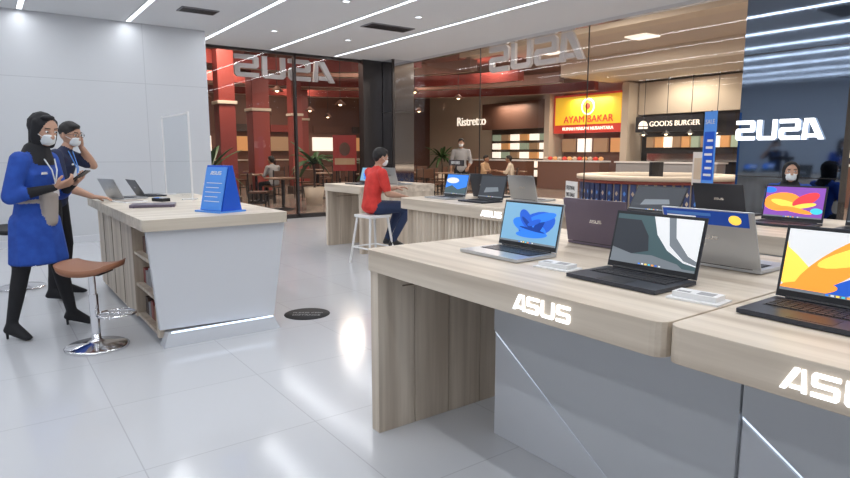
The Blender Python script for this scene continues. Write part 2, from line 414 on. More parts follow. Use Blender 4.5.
def laptop(loc, facing, w=.36, d=.24, tilt=15, theme='bloom', body=silver, lidm=None, closed=False, hs=.225, label=False):
    b = B(); lidm = lidm or body; t = .016
    b.box((-w/2, -d/2, 0.003), (w/2, d/2, t), body)
    for sx in (-1, 1):
        for sy in (-1, 1): b.cyl((sx*(w/2-.03), sy*(d/2-.02), 0), (sx*(w/2-.03), sy*(d/2-.02), .004), .008, black, n=8)
    if closed:
        b.box((-w/2, -d/2, t+.001), (w/2, d/2, t+.008), lidm)
        brandsign(b, Matrix.Translation((0, 0, t+.008)), .06, .014, silver, .0006)
    else:
        b.box((-w/2+.025, -.02, t), (w/2-.025, d/2-.02, t+.0008), keym)
        nk = 14
        for r in range(5):
            for c in range(nk):
                kx = -w/2+.03+c*(w-.06)/nk; ky = -.015+r*(d/2-.01)/5
                b.box((kx+.001, ky+.001, t+.0005), (kx+(w-.06)/nk-.002, ky+(d/2-.01)/5-.003, t+.003), keym if body is not silver else gunm)
        b.box((-.055, -d/2+.012, t), (.055, -.035, t+.0008), silver if body is silver else black)
        b.cyl((-w/2+.03, d/2-.004, t+.002), (w/2-.03, d/2-.004, t+.002), .006, black, n=8)
        M = Matrix.Translation((0, d/2-.003, t+.003)) @ Matrix.Rotation(-math.radians(tilt), 4, 'X')
        b.box((-w/2, 0, 0), (w/2, .006, hs), lidm, M)
        b.box((-w/2+.003, -.0015, .003), (w/2-.003, 0, hs-.003), black, M)
        bg, shp = THEMES[theme]; sw, sh = w-.018, hs-.032
        S = M @ Matrix(((sw, 0, 0, -sw/2), (0, 0, -1, -.0018), (0, sh, 0, .021), (0, 0, 0, 1)))
        b.add([(0,0,0),(1,0,0),(1,1,0),(0,1,0)], [(0,1,2,3)], bg, False, S)
        for i, (m, p) in enumerate(shp):
            b.add([(x_, y_, .0002*(i+1)) for x_, y_ in p], [tuple(range(len(p)))], m, False, S)
        b.add([(.0,0,.0026),(1,0,.0026),(1,.045,.0026),(.0,.045,.0026)], [(0,1,2,3)], S_gr, False, S)
        for k in range(7): b.add([(.36+k*.04,.01,.0028),(.385+k*.04,.01,.0028),(.385+k*.04,.037,.0028),(.36+k*.04,.037,.0028)], [(0,1,2,3)], [S_b2,S_wh,S_ye,S_cy,S_or,S_b1,S_wh][k], False, S)
        Mb = M @ frame((0, .0062, hs/2), (-1, 0, 0))
        brandsign(b, Mb, .07, .016, chrome, .0006)
        if label:
            b.box((-w/2+.005, hs/2-.062, 0), (w/2-.02, hs/2-.004, .001), bluebox, Mb)
            b.box((-w/2+.02, hs/2-.05, .001), (-w/2+.14, hs/2-.03, .0015), S_wh, Mb)
            b.box((-w/2+.02, hs/2-.026, .001), (-w/2+.2, hs/2-.014, .0015), bluel, Mb)
            b.ell((w/2-.07, hs/2-.035, .001), (.024, .02, .001), S_ye, Mb)
    return b.obj('laptop', (loc[0], loc[1], loc[2]), facing)
FR, BK = -math.pi/2, math.pi/2
laptop((1.84, 1.90, .9), FR, theme='bloom', hs=.212, tilt=12)
laptop((1.80, 1.245, .9), FR, theme='wave', body=gunm, hs=.215, tilt=14)
laptop((1.80, .63, .9), FR, theme='petal', body=gunm, hs=.218, tilt=12)
laptop((2.46, 1.80, .9), BK, body=purple, theme='dark', hs=.215, tilt=12)
laptop((2.40, 1.20, .9), BK, body=silver, theme='photo', hs=.235, tilt=22, label=True)
laptop((2.45, .45, .9), BK, body=silver, theme='photo', hs=.225, tilt=15)
laptop((3.72, 2.5, .9), FR, w=.40, body=gunm, theme='dark', tilt=35)
laptop((3.98, 1.68, .9), FR, body=gunm, theme='fire', tilt=10)
laptop((3.98, 1.20, .9), FR, body=gunm, theme='dark', tilt=10)
laptop((3.98, .72, .9), FR, body=gunm, theme='photo', tilt=10)
laptop((4.35, 2.2, .9), BK, body=gunm, theme='dark', tilt=20)
laptop((3.62, 4.62, .9), FR, body=silver, theme='photo', w=.34)
laptop((3.62, 4.1, .9), FR, body=gunm, theme='dark', w=.34)
laptop((4.15, 4.5, .9), BK, body=gunm, theme='dark', w=.34)
laptop((4.15, 3.95, .9), BK, body=silver, theme='dark', w=.34)
laptop((4.25, 7.4, .9), FR, body=gunm, theme='bloom', w=.34)
laptop((4.8, 7.5, .9), BK, body=gunm, theme='dark', w=.34)
laptop((4.7, 7.05, .9), BK, body=silver, theme='dark', w=.34)
laptop((1.12, 5.36, .9), -.3, body=purple, closed=True, w=.34, d=.23)
laptop((1.12, 6.45, .9), BK+.3, body=silver, theme='photo', w=.32, hs=.2, tilt=25)
laptop((1.38, 6.68, .9), BK+.1, body=gunm, theme='photo', w=.30, d=.21, hs=.18, tilt=30)

def tag(X, Y, rot):
    b = B(); b.box((-.05, -.08, 0), (.05, .08, .006), white)
    b.box((-.03, -.065, .006), (.035, .07, .022), white)
    b.box((-.02, -.05, .0221), (.02, .0, .0225), greyc); b.box((-.02, .02, .0221), (.0, .06, .0225), greyc)
    b.obj('price_tag_holder', (X, Y, .9), rot, bevel=.002)
tag(1.78, 1.555, .1); tag(1.74, .955, .1); tag(1.78, .33, 0)
b = B(); b.box((-.01, -.13, 0), (.04, .13, .01), white); b.box((-.006, -.13, .01), (.006, .13, .19), white)
b.text('FESTIVAL', .05, blackm, frame((-.008, 0, .13), (0, -1, 0)), .001); b.text('BIG SALE', .05, blackm, frame((-.008, 0, .07), (0, -1, 0)), .001)
b.obj('promo_sign', (4.25, 3.58, .9), -.5)
b = B(); b.box((-.06, -.03, 0), (.06, .03, .01), black); b.cyl((0, 0, 0), (0, 0, .33), .008, black); b.box((-.008, -.19, .31), (.008, .19, .37), black)
b.text('NEW SERIES', .045, white, frame((-.01, 0, .34), (0, -1, 0)), .001)
b.obj('topper_sign', (3.95, 4.85, .9), -.3)
b = B(); b.lathe([(0, .002), (.19, .002), (.19, 0)], (0, 0, 0), blackm, 40)
b.text('PLEASE KEEP', .045, greyc, Matrix.Translation((0, .03, .0025)), .0003); b.text('DISTANCE', .05, greyc, Matrix.Translation((0, -.04, .0025)), .0003)
b.obj('floor_sticker', (2.10, 4.55, 0), -.63)

# ------------------------------------------------------------------ stools
def swivel_stool(X, Y, rot, seatm, hs=.6):
    b = B()
    b.lathe([(0, .0), (.2, 0), (.205, .012), (.19, .022), (.06, .04), (.03, .06), (.028, .12), (.0, .12)], (0, 0, 0), chrome, 32)
    b.cyl((0, 0, .1), (0, 0, hs-.04), .022, chrome); b.cyl((0, 0, .1), (0, 0, .38), .03, chrome)
    ring = [(.15+.12*math.cos(a*math.pi/10), .12*math.sin(a*math.pi/10), .24) for a in range(21)]
    b.tube(ring, .009, chrome); b.cyl((0, 0, .24), (.27, 0, .24), .009, chrome)
    b.box((-.1, -.1, hs-.05), (.1, .1, hs-.03), darkm)
    vs = []; n = 14
    for j in range(n+1):
        for i in range(n+1):
            u = -1+2*i/n; v = -1+2*j/n
            k = (1-.18*(abs(u)*abs(v))**2)
            vs.append((u*.2*k, v*.19*k, hs+.035*u*u-.005*v*v))
    top = len(vs); vs += [(p[0]*.95, p[1]*.95, p[2]-.04) for p in vs[:top]]
    fs = []
    for j in range(n):
        for i in range(n):
            a = j*(n+1)+i; fs.append((a, a+1, a+n+2, a+n+1)); fs.append((top+a, top+a+n+1, top+a+n+2, top+a+1))
    rim = [i for i in range(n+1)]+[j*(n+1)+n for j in range(1, n+1)]+[n*(n+1)+i for i in range(n-1, -1, -1)]+[j*(n+1) for j in range(n-1, 0, -1)]
    for i in range(len(rim)):
        a, c = rim[i], rim[(i+1) % len(rim)]; fs.append((a, top+a, top+c, c))
    b.add(vs, fs, seatm, True)
    return b.obj('bar_stool', (X, Y, 0), rot)
swivel_stool(.54, 4.62, -.6, brownseat, .575)
swivel_stool(.22, 7.15, -.6, blackm, .6)
def leg_stool(X, Y, rot, hs=.6):
    b = B(); b.box((-.16, -.16, hs-.035), (.16, .16, hs), white)
    for sx in (-1, 1):
        for sy in (-1, 1):
            b.cyl((sx*.13, sy*.13, hs-.03), (sx*.2, sy*.2, 0), .016, white, .013, 10)
    z = .2; k = .2-.07*z/hs
    p = [(-k, -k, z), (k, -k, z), (k, k, z), (-k, k, z), (-k, -k, z)]
    b.tube(p, .01, white)
    return b.obj('white_stool', (X, Y, 0), rot, bevel=.006)
leg_stool(3.78, 6.25, .1)

# ------------------------------------------------------------------ people
def hull(ells, out):
    bm = bmesh.new()
    for c, r in ells:
        if not isinstance(r, tuple): r = (r, r, r)
        M = Matrix.Translation(V(c)) @ Matrix.Diagonal((r[0], r[1], r[2], 1))
        bmesh.ops.create_icosphere(bm, subdivisions=2, radius=1, matrix=M)
    if len(ells) > 1:
        for f in list(bm.faces): bm.faces.remove(f)
        for e in list(bm.edges): bm.edges.remove(e)
        bmesh.ops.convex_hull(bm, input=list(bm.verts))
        loose = [v for v in bm.verts if not v.link_faces]
        bmesh.ops.delete(bm, geom=loose, context='VERTS')
    bm.verts.index_update(); o = len(out[0])
    out[0].extend([v.co.copy() for v in bm.verts]); out[1].extend([[v.index+o for v in f.verts] for f in bm.faces])
    bm.free()
def blob(b, parts, vox, smooth=3):
    out = ([], [])
    for m, e in parts: hull(e, out)
    me = bpy.data.meshes.new('tmp'); me.from_pydata(out[0], [], out[1])
    ob = bpy.data.objects.new('tmp', me); scene.collection.objects.link(ob)
    r = ob.modifiers.new('r', 'REMESH'); r.mode = 'VOXEL'; r.voxel_size = vox
    if smooth:
        sm = ob.modifiers.new('s', 'SMOOTH'); sm.iterations = smooth; sm.factor = .5
    dg = bpy.context.evaluated_depsgraph_get(); ev = ob.evaluated_get(dg); m2 = ev.to_mesh()
    vs = [v.co.copy() for v in m2.vertices]; fs = [tuple(p.vertices) for p in m2.polygons]; cs = [p.center.copy() for p in m2.polygons]
    ev.to_mesh_clear(); bpy.data.objects.remove(ob)
    segs = []
    for m, e in parts:
        ee = [(V(c), V(r if isinstance(r, tuple) else (r, r, r))) for c, r in e]
        if len(ee) == 1: segs.append((m, ee[0], ee[0]))
        for i in range(len(ee)):
            for j in range(i+1, len(ee)): segs.append((m, ee[i], ee[j]))
    pre = []
    for m, (c1, r1), (c2, r2) in segs:
        d = c2-c1; pre.append((m, c1, r1, d, r2-r1, max(d.length_squared, 1e-9)))
    ms = []
    for c in cs:
        best = 1e9; bm_ = None
        for m, c1, r1, d, dr, dl in pre:
            t = min(1, max(0, (c-c1).dot(d)/dl)); q = c-c1-d*t; r = r1+dr*t
            L = math.sqrt((q.x/r.x)**2+(q.y/r.y)**2+(q.z/r.z)**2)
            k = (L-1)*(q.length/L if L > 1e-6 else .05)
            if k < best: best = k; bm_ = m
        ms.append(bm_)
    b.add(vs, fs, ms, True)

def hand_parts(W, d, n, sg, sk, curl=.5, s=1.):
    W = V(W); d = V(d).normalized(); n = V(n); n = (n-d*n.dot(d)).normalized(); sd = d.cross(n)*sg
    P = [(sk, [(W, .021*s), (W+d*.03*s-sd*.02*s, .014*s), (W+d*.03*s+sd*.02*s, .015*s), (W+d*.085*s-sd*.032*s, .011*s), (W+d*.085*s+sd*.032*s, .011*s)])]
    for off, L in ((-.032, .052), (-.011, .064), (.011, .070), (.032, .062)):
        p = W+d*.085*s+sd*off*s; a = curl*.5; r = .0098*s
        for f in (.45, .32, .25):
            dv = d*math.cos(a)+n*math.sin(a); q = p+dv*L*f*s*1.05
            P.append((sk, [(p, r), (q, r*.9)])); p = q; r *= .9; a += curl
    p = W+d*.025*s+sd*.026*s; q = p+(d*.6+sd*.6+n*.45).normalized()*.04*s; P.append((sk, [(p, .013*s), (q, .0105*s)]))
    q2 = q+(d*.85+n*.5).normalized()*.03*s; P.append((sk, [(q, .0105*s), (q2, .009*s)]))
    return P

def head_build(b, C, pitch, sk, style, vox, mask=True, glasses=False, yaw=0):
    C = V(C); R = Matrix.Rotation(yaw, 3, 'Z') @ Matrix.Rotation(pitch, 3, 'Y')
    h = lambda x, y, z: C+R @ V((x, y, z))
    P = [(sk, [(h(-.005, 0, .02), (.092, .074, .09))]),
         (sk, [(h(.02, 0, .0), (.07, .062, .07)), (h(.045, 0, -.075), (.03, .032, .026)), (h(.0, 0, -.05), (.055, .052, .045))]),
         (sk, [(h(.085, 0, .012), (.01, .009, .01)), (h(.103, 0, -.022), (.013, .014, .01))])]
    for s in (-1, 1):
        P.append((sk, [(h(.072, s*.03, .032), (.014, .022, .008))]))
    if style != 'hijab':
        for s in (-1, 1): P.append((sk, [(h(-.005, s*.077, .0), (.016, .009, .026)), (h(-.002, s*.073, -.02), (.01, .008, .012))]))
        P.append((hair, [(h(-.018, 0, .04), (.092, .082, .088))]))
        P.append((hair, [(h(.03, 0, .085), (.052, .06, .03)), (h(-.02, 0, .09), (.06, .065, .04))]))
        P.append((hair, [(h(-.05, 0, -.0), (.05, .066, .06))]))
    else:
        P.append((blackc, [(h(-.030, 0, .03), (.100, .093, .105))]))
        P.append((blackc, [(h(-.04, 0, -.0), (.078, .086, .09)), (h(-.03, 0, -.1), (.075, .08, .05))]))
        for s in (-1, 1): P.append((blackc, [(h(.0, s*.066, .06), (.026, .022, .03)), (h(.0, s*.070, -.04), (.028, .02, .04)), (h(.015, s*.04, -.105), (.035, .03, .02))]))
        P.append((blackc, [(h(.025, 0, .105), (.04, .055, .02))]))
    if mask:
        P.append((maskm, [(h(.066, 0, -.018), (.037, .054, .010)), (h(.058, 0, -.062), (.044, .050, .028)), (h(.092, 0, -.028), (.019, .02, .012))]))
    blob(b, P, vox, 2)
    for s in (-1, 1):
        b.ell(h(.079, s*.031, .016), (.009, .0135, .008), eyew, n=10); b.ell(h(.086, s*.031, .016), .006, hair, n=8)
        b.cyl(h(.088, s*.014, .040), h(.078, s*.048, .042), .0035, hair, n=6)
        if mask: b.cyl(h(.06, s*.05, -.025), h(-.005, s*.078, -.0), .002, maskm, n=5)
        if glasses:
            ring = [h(.100, s*.032+.022*math.cos(a*math.pi/6), .018+.017*math.sin(a*math.pi/6)) for a in range(13)]
            b.tube(ring, .002, black, 5); b.cyl(h(.096, s*.054, .02), h(0, s*.082, .012), .002, black, n=5)
    if not mask: b.ell(h(.082, 0, -.052), (.008, .022, .006), lip, n=10)

def human(name, loc, rot, J, st, vox=.012, hv=.006):
    b = B(); g = lambda k: V(J[k]); P = []
    T, F, L, S, sk = st['top'], st['fore'], st['leg'], st['shoe'], st['skin']
    k = st.get('w', 1.)
    pel, wa, ch, nk, hd = g('pel'), g('waist'), g('chest'), g('neck'), g('head')
    P.append((T, [(pel, (.115*k, .16*k, .09)), (wa, (.098*k, .13*k, .07))]))
    P.append((T, [(wa, (.1*k, .132*k, .07)), (ch, (.11*k, .155*k, .11))]))
    shL, shR = g('shL'), g('shR')
    P.append((T, [(ch+V((0, 0, .03)), (.1*k, .14*k, .09)), (shL+(shR-shL)*.12, .055), (shR+(shL-shR)*.12, .055)]))
    P.append((T, [(shL+(shR-shL)*.2, .05), (nk-V((0, 0, .01)), .058)])); P.append((T, [(shR+(shL-shR)*.2, .05), (nk-V((0, 0, .01)), .058)]))
    P.append((st.get('neck', sk), [(nk, .05), (hd-V((.02, 0, .08)), .046)]))
    for s in 'LR':
        sh, el, wr = g('sh'+s), g('el'+s), g('wr'+s)
        mid = sh+(el-sh)*.72
        if st.get('short'):
            P.append((T, [(sh, .062*k), (mid, .056*k)])); P.append((F, [(mid, .042), (el, .038)]))
        else: P.append((T, [(sh, .060*k), (el, .050*k)])); P.append((T, [(el, .050*k), (el+(wr-el)*.3, .046*k)]))
        P.append((F, [(el, .042), (el+(wr-el)*.35, .042), (wr, .026)]))
        hp, kn, an, to = g('hip'+s), g('kn'+s), g('an'+s), g('toe'+s)
        P.append((L, [(hp, .09), (kn, .06)])); P.append((L, [(kn, .058), (kn+(an-kn)*.3, .056), (an, .038)]))
        heel = an+V((-.035, 0, 0)) + (V((0, 0, -.045)))
        P.append((S, [(an, .038), (heel, (.03, .03, .025)), (to, (.04, .035, .02))]))
    if 'skirt' in st:
        z1 = st['skirt']; c = (g('knL')+g('knR'))/2
        P.append((T, [(pel, (.135*k, .175*k, .08)), (V((c.x, c.y, z1)), (.185, .235, .02))]))
    if 'scarf' in st:
        P.append((blackc, [(nk+V((-.01, 0, .03)), (.085, .085, .05)), (ch+V((.045, 0, .09)), (.07, .12, .05)), (nk-V((.05, 0, .03)), (.06, .12, .04))]))
    if 'bagcloth' in st:
        c = V(st['bagcloth']); P.append((beige, [(c+V((0, 0, .09)), (.05, .08, .03)), (c-V((.01, 0, .1)), (.05, .06, .04))])); P.append((beige, [(wa+V((0, 0, -.02)), (.115*k, .15*k, .03))]))
    blob(b, P, vox, 3)
    if hv:
        for s in 'LR':
            el, wr = g('el'+s), g('wr'+s); d = J.get('hd'+s, (wr-el)); n = J.get('hn'+s, (0, 0, -1))
            blob(b, hand_parts(wr, d, n, 1 if s == 'R' else -1, sk, J.get('curl', .5)), .0045, 1)
    head_build(b, hd, st.get('pitch', 0), sk, st['hair'], hv or .012, st.get('mask', True), st.get('glasses', False), st.get('yaw', 0))
    for e in st.get('extra', []): e(b)
    return b.obj(name, loc, rot)
CR = -math.radians(36.2)
def w_extra(b):
    for s in (-1, 1): b.tube([(.155, s*.06, 1.30), (.185, s*.03, 1.22), (.185, 0, 1.12)], .005, maskm, 6)
    b.box((.18, -.03, 1.03), (.188, .03, 1.12), white)
    for (X, Y) in ((-.12-.04, -.17), (.10-.04, .20)): b.cyl((X, Y, .09), (X, Y, 0), .014, black, .008, 8)
    M = Matrix.Translation((.375, -.02, 1.175)) @ Matrix.Rotation(-.6, 4, 'Y') @ Matrix.Rotation(.1, 4, 'Z')
    b.box((-.07, -.037, -.004), (.075, .037, .004), black, M); b.box((-.066, -.034, .004), (.07, .034, .0046), S_gr, M)
    brandsign(b, frame((.168, -.10, 1.20), (0, 1, 0)), .06, .016, white, .008)
human('saleswoman', (.27, 5.25, 0), CR, dict(
    pel=(.01, 0, .86), waist=(.02, 0, 1.02), chest=(.05, 0, 1.19), neck=(.08, 0, 1.35), head=(.135, 0, 1.50),
    shL=(.05, .165, 1.29), elL=(.08, .22, 1.04), wrL=(.28, .07, 1.12), hdL=(.8, -.45, .35), hnL=(0, -.5, .8),
    shR=(.05, -.165, 1.29), elR=(.0, -.23, 1.04), wrR=(.25, -.12, 1.10), hdR=(.85, .45, .35), hnR=(0, .5, .8), curl=.55,
    hipL=(.02, .085, .84), knL=(.07, .14, .49), anL=(.10, .20, .11), toeL=(.23, .22, .022),
    hipR=(.0, -.085, .84), knR=(-.05, -.12, .49), anR=(-.12, -.17, .11), toeR=(.01, -.21, .022)),
    dict(top=blueu, fore=blackc, leg=blackc, shoe=blackc, skin=skin, neck=blackc, hair='hijab', mask=True, pitch=.3, yaw=-.45, skirt=.55, scarf=1, w=1.14, bagcloth=(.15, -.03, .95), extra=[w_extra]), .01, .0055)
def m_extra(b):
    b.box((.165, .075, 1.44), (.178, .095, 1.58), black)
    for s in (-1, 1): b.tube([(.15, s*.06, 1.36), (.20, s*.02, 1.2), (.19, 0, 1.12)], .005, bluel, 6)
    brandsign(b, frame((.185, -.09, 1.24), (0, 1, 0)), .06, .016, white, .004)
human('salesman', (.52, 6.45, 0), CR+.25, dict(
    pel=(-.02, 0, .92), waist=(.01, 0, 1.06), chest=(.07, 0, 1.22), neck=(.11, 0, 1.37), head=(.16, 0, 1.50),
    shL=(.08, .18, 1.32), elL=(.26, .27, 1.22), wrL=(.20, .15, 1.40), hdL=(-.1, -.3, .9), hnL=(-.3, -.8, 0),
    shR=(.08, -.18, 1.32), elR=(.14, -.26, 1.06), wrR=(.36, -.2, .95), hdR=(1, .2, -.1), hnR=(0, 0, -1), curl=.3,
    hipL=(-.02, .09, .90), knL=(.02, .11, .49), anL=(-.03, .12, .09), toeL=(.12, .14, .022),
    hipR=(-.02, -.09, .90), knR=(.0, -.11, .49), anR=(-.06, -.12, .09), toeR=(.09, -.14, .022)),
    dict(top=navyu, fore=skin, short=1, leg=blackc, shoe=blackc, skin=skin, hair='short', mask=True, glasses=True, pitch=.2, yaw=-.45, extra=[m_extra]), .012, .0065)
human('seated_customer', (3.78, 6.25, 0), -.12, dict(
    pel=(-.01, 0, .69), waist=(.0, 0, .84), chest=(.04, 0, 1.0), neck=(.07, 0, 1.15), head=(.115, 0, 1.28),
    shL=(.05, .185, 1.10), elL=(.14, .22, .86), wrL=(.38, .12, .90), hnL=(0, 0, -1),
    shR=(.05, -.185, 1.10), elR=(.10, -.23, .86), wrR=(.33, -.14, .82), hnR=(0, 0, -1), curl=.4,
    hipL=(.03, .09, .68), knL=(.44, .13, .68), anL=(.25, .11, .27), toeL=(.38, .12, .205),
    hipR=(.03, -.09, .68), knR=(.44, -.13, .68), anR=(.22, -.11, .27), toeR=(.35, -.12, .205)),
    dict(top=redc, fore=skin, short=1, leg=jean, shoe=black, skin=skin, hair='short', mask=True, pitch=.25, w=1.05), .013, .008)
STAND = dict(
    pel=(0, 0, .94), waist=(.0, 0, 1.08), chest=(.01, 0, 1.26), neck=(.01, 0, 1.42), head=(.04, 0, 1.56),
    shL=(.0, .18, 1.37), elL=(-.02, .24, 1.10), wrL=(.14, .18, .98), shR=(.0, -.18, 1.37), elR=(-.02, -.24, 1.10), wrR=(.08, -.24, .88),
    hipL=(0, .09, .92), knL=(.03, .1, .5), anL=(-.02, .11, .09), toeL=(.13, .13, .022),
    hipR=(0, -.09, .92), knR=(.05, -.1, .5), anR=(.05, -.11, .09), toeR=(.2, -.13, .022))
SIT = dict(
    pel=(0, 0, .53), waist=(.0, 0, .68), chest=(.03, 0, .85), neck=(.05, 0, 1.0), head=(.09, 0, 1.13),
    shL=(.03, .18, .95), elL=(.12, .22, .72), wrL=(.33, .12, .76), shR=(.03, -.18, .95), elR=(.12, -.22, .72), wrR=(.33, -.12, .76),
    hipL=(.03, .09, .52), knL=(.43, .11, .50), anL=(.40, .11, .09), toeL=(.54, .12, .022),
    hipR=(.03, -.09, .52), knR=(.43, -.11, .50), anR=(.40, -.11, .09), toeR=(.54, -.12, .022))
human('walking_man', (9.6, 11.6, 0), -2.3, STAND, dict(top=greyc, fore=skind, leg=blackc, shoe=black, skin=skind, hair='short', mask=True), .02, 0.01)
base = dict(fore=skind, leg=blackc, shoe=black, skin=skind, hair='short', mask=False)
d1 = human('seated_diner', (13.0, 13.3, 0), 2.2, SIT, dict(base, top=cream), .025, 0.012)
d2 = human('seated_diner', (13.3, 14.9, 0), -1.2, SIT, dict(base, top=menub), .025, 0.012)
d3 = human('seated_diner', (6.2, 15.25, 0), 1.9, SIT, dict(base, top=greyc), .025, 0.012)
w2 = human('standing_visitor', (5.0, 17.2, 0), -1.0, STAND, dict(base, top=navyu), .025, 0.012)
SIT2 = {k: (v[0], v[1], v[2]+.07) for k, v in SIT.items()}
for k in ('anL', 'toeL', 'anR', 'toeR'): SIT2[k] = SIT[k]
human('reflection_figure', (7.15, 2.98, 0), math.pi+.5, SIT2, dict(top=blueu, fore=blackc, leg=blackc, shoe=black, skin=skin, neck=blackc, hair='hijab', mask=True, scarf=1), .02, .01).scale = (.94, .94, .94)  # solid figure added in place of a woman's reflection in the pier
leg_stool(7.15, 2.98, .3, .49)

# ------------------------------------------------------------------ mall beyond the glass
slab('ceiling_mall', (7.8, -8, 4.2), (19, 13.5, 4.3), creamc)
slab('ceiling_foodcourt', (-8, 13.5, 4.2), (24, 30, 4.3), brownr)
slab('ceiling_concourse', (-8, 11.7, 4.2), (7.8, 13.5, 4.3), brownr)
slab('wall_foodcourt', (-8, 25, 0), (24, 25.2, 4.2), brownr)
slab('wall_shops', (18.6, -8, 0), (18.8, 25, 4.2), cream)
slab('wall_foodcourt_left', (-1, 11.8, 0), (-.8, 25, 4.2), darkbr)
x = B(); x.box((11.0, -8, 3.95), (11.5, 13.4, 4.2), cream); x.box((15.2, -8, 3.72), (18.6, 13.4, 4.2), cream); x.box((8.3, -8, 4.12), (8.5, 13.4, 4.2), menuw)
for Y in range(-6, 13, 3): x.box((13.2, Y, 4.17), (13.8, Y+.6, 4.2), menuw)
x.obj('ceiling_cove')
def bay(name, Y0, Y1, interior, countm, sign):
    b = B()
    b.box((18.5, Y0, 0), (18.58, Y1, 2.6), interior)
    b.box((16.9, Y0+.15, 0), (17.4, Y1-.15, 1.0), countm); b.box((16.85, Y0+.1, 1.0), (17.45, Y1-.1, 1.05), white)
    sign(b)
    return b.obj(name)
F18 = lambda y, z, X=17.9: frame((X, y, z), (0, -1, 0))
def s1(b):
    b.box((17.9, 16.4, 2.3), (18.1, 20.2, 3.4), brownr); b.text('Ristretto', .55, menuw, F18(20.9, 2.7, 17.85), .02)
    for i in range(6):
        for z in (.35, .72, 1.09, 1.46, 1.83):
            b.box((18.3, 16.7+i*.56, z), (18.45, 17.15+i*.56, z+.26), [menuw, menub, menuo, menug, menuw][(i*2+int(z*10)) % 5])
bay('bakery_shop', 16.4, 20.2, darkbr, brownr, s1)
def s2(b):
    b.box((17.9, 12.95, 2.05), (18.2, 16.05, 3.45), signred); b.box((17.86, 13.0, 2.35), (17.9, 15.95, 3.37), yellow)
    b.lathe([(0, 0), (.30, 0)], (0, 0, 0), menuw, 28, F18(14.4, 2.98, 17.84)); b.lathe([(0, 0), (.24, 0)], (0, 0, .01), yellow, 28, F18(14.4, 2.98, 17.84)); b.lathe([(0, 0), (.12, 0)], (0, 0, .02), signred, 28, F18(14.4, 3.0, 17.84))
    b.text('AYAM BAKAR', .36, signred, F18(14.4, 2.53, 17.84), .01); b.text('RUMAH MAKAN NUSANTARA', .17, menuw, F18(14.45, 2.2, 17.88), .01)
    for i in range(4): b.box((18.3, 13.1+i*.75, 1.35), (18.4, 13.7+i*.75, 1.85), [menuo, menub, menuw, menub][i])
    for i in range(12): b.ell((17.15, 13.2+i*.23, 1.12), (.1, .09, .07), [menuo, signred, cream][i % 3], n=8)
bay('restaurant_shop', 12.92, 16.05, brownr, brownr, s2)
def s3(b):
    b.box((17.8, 10.0, 2.0), (18.0, 12.35, 2.5), black); b.text('GOODS BURGER', .23, menuw, F18(10.95, 2.25, 17.78), .01)
    M = F18(12.05, 2.2, 17.78); b.prism([(.17*math.cos(a*math.pi/10), .17*math.sin(a*math.pi/10)) for a in range(11)], 0, .01, menuw, M); b.box((-.17, -.09, 0), (.17, -.03, .01), menuw, M)
    b.box((18.2, 8.9, 2.6), (18.5, 12.55, 3.65), cream)
    for i in range(10): b.box((18.3, 9.1+i*.32, 1.5), (18.4, 9.36+i*.32, 1.85), [menug, menuo, menuw, menub, menug, menuo, menub, menuw, menuo, menub][i])
    b.box((18.3, 9.1, 1.05), (18.45, 12.2, 1.3), chrome)
    for i in range(4):
        b.cyl((17.3, 9.3+i*.8, 2.0), (17.3, 9.3+i*.8, 3.65), .01, black, n=6); b.lathe([(.02, .12), (.14, 0)], (17.3, 9.3+i*.8, 1.9), black, 14); b.ell((17.3, 9.3+i*.8, 1.92), .06, warm, n=8)
bay('burger_shop', 8.85, 12.55, darkm, greyc, s3)
def s4(b):
    b.box((17.8, 4.0, 2.3), (18.0, 8.2, 2.9), white); b.text('COFFEE', .4, darkm, F18(6, 2.6, 17.78), .01)
    for i in range(5): b.box((18.3, 4.4+i*.8, 1.2), (18.4, 5.1+i*.8, 1.9), [menuw, menuo][i % 2])
bay('coffee_shop', 3.8, 8.45, darkbr, brownr, s4)
for Y in (16.1, 12.6, 8.5):
    x = B(); x.box((17.7, Y, 0), (18.5, Y+.26, 3.68), cream); x.box((17.66, Y-.02, 0), (18.5, Y+.28, .2), darkbr); x.obj('shop_pier')
# round kiosk with blue / cream slatted front
b = B(); R_ = 1.5
b.lathe([(R_-.06, 0), (R_-.06, .82)], (0, 0, 0), cream, 48)
b.lathe([(R_-.35, .82), (R_+.06, .82), (R_+.06, .9), (R_-.35, .9), (R_-.35, .82)], (0, 0, 0), cream, 48)
b.lathe([(R_-.05, .0), (R_+.02, .0), (R_+.02, .12), (R_-.05, .12)], (0, 0, 0), redm, 48)
b.lathe([(R_-.05, .76), (R_+.02, .76), (R_+.02, .82), (R_-.05, .82)], (0, 0, 0), redm, 48)
for i in range(60):
    a = 2*math.pi*i/60; M = Matrix.Rotation(a, 4, 'Z')
    b.box((R_-.06, -.05, .12), (R_-.01, .05, .76), navy, M)
    for z in (.26, .42, .58):
        b.add([(R_-.008, -.03, z), (R_-.008, 0, z-.05), (R_-.008, .03, z), (R_-.008, 0, z+.05)], [(0, 1, 2, 3)], cream if i % 2 else bluel, False, M)
b.box((-.5, -.5, 0), (.5, .5, .75), navy); b.box((-.2, -.03, .75), (.2, .03, 1.15), black)
b.obj('round_kiosk', (11.0, 7.1, 0))
b = B(); b.box((-.2, -.15, 0), (.2, .15, .02), white); b.cyl((0, 0, 0), (0, 0, 1.0), .015, white); b.box((-.02, -.14, .8), (.02, .14, 1.35), white)
b.box((-.024, -.10, .9), (-.02, .10, 1.25), cream)
b.obj('poster_stand', (9.6, 5.4, 0), -.3)
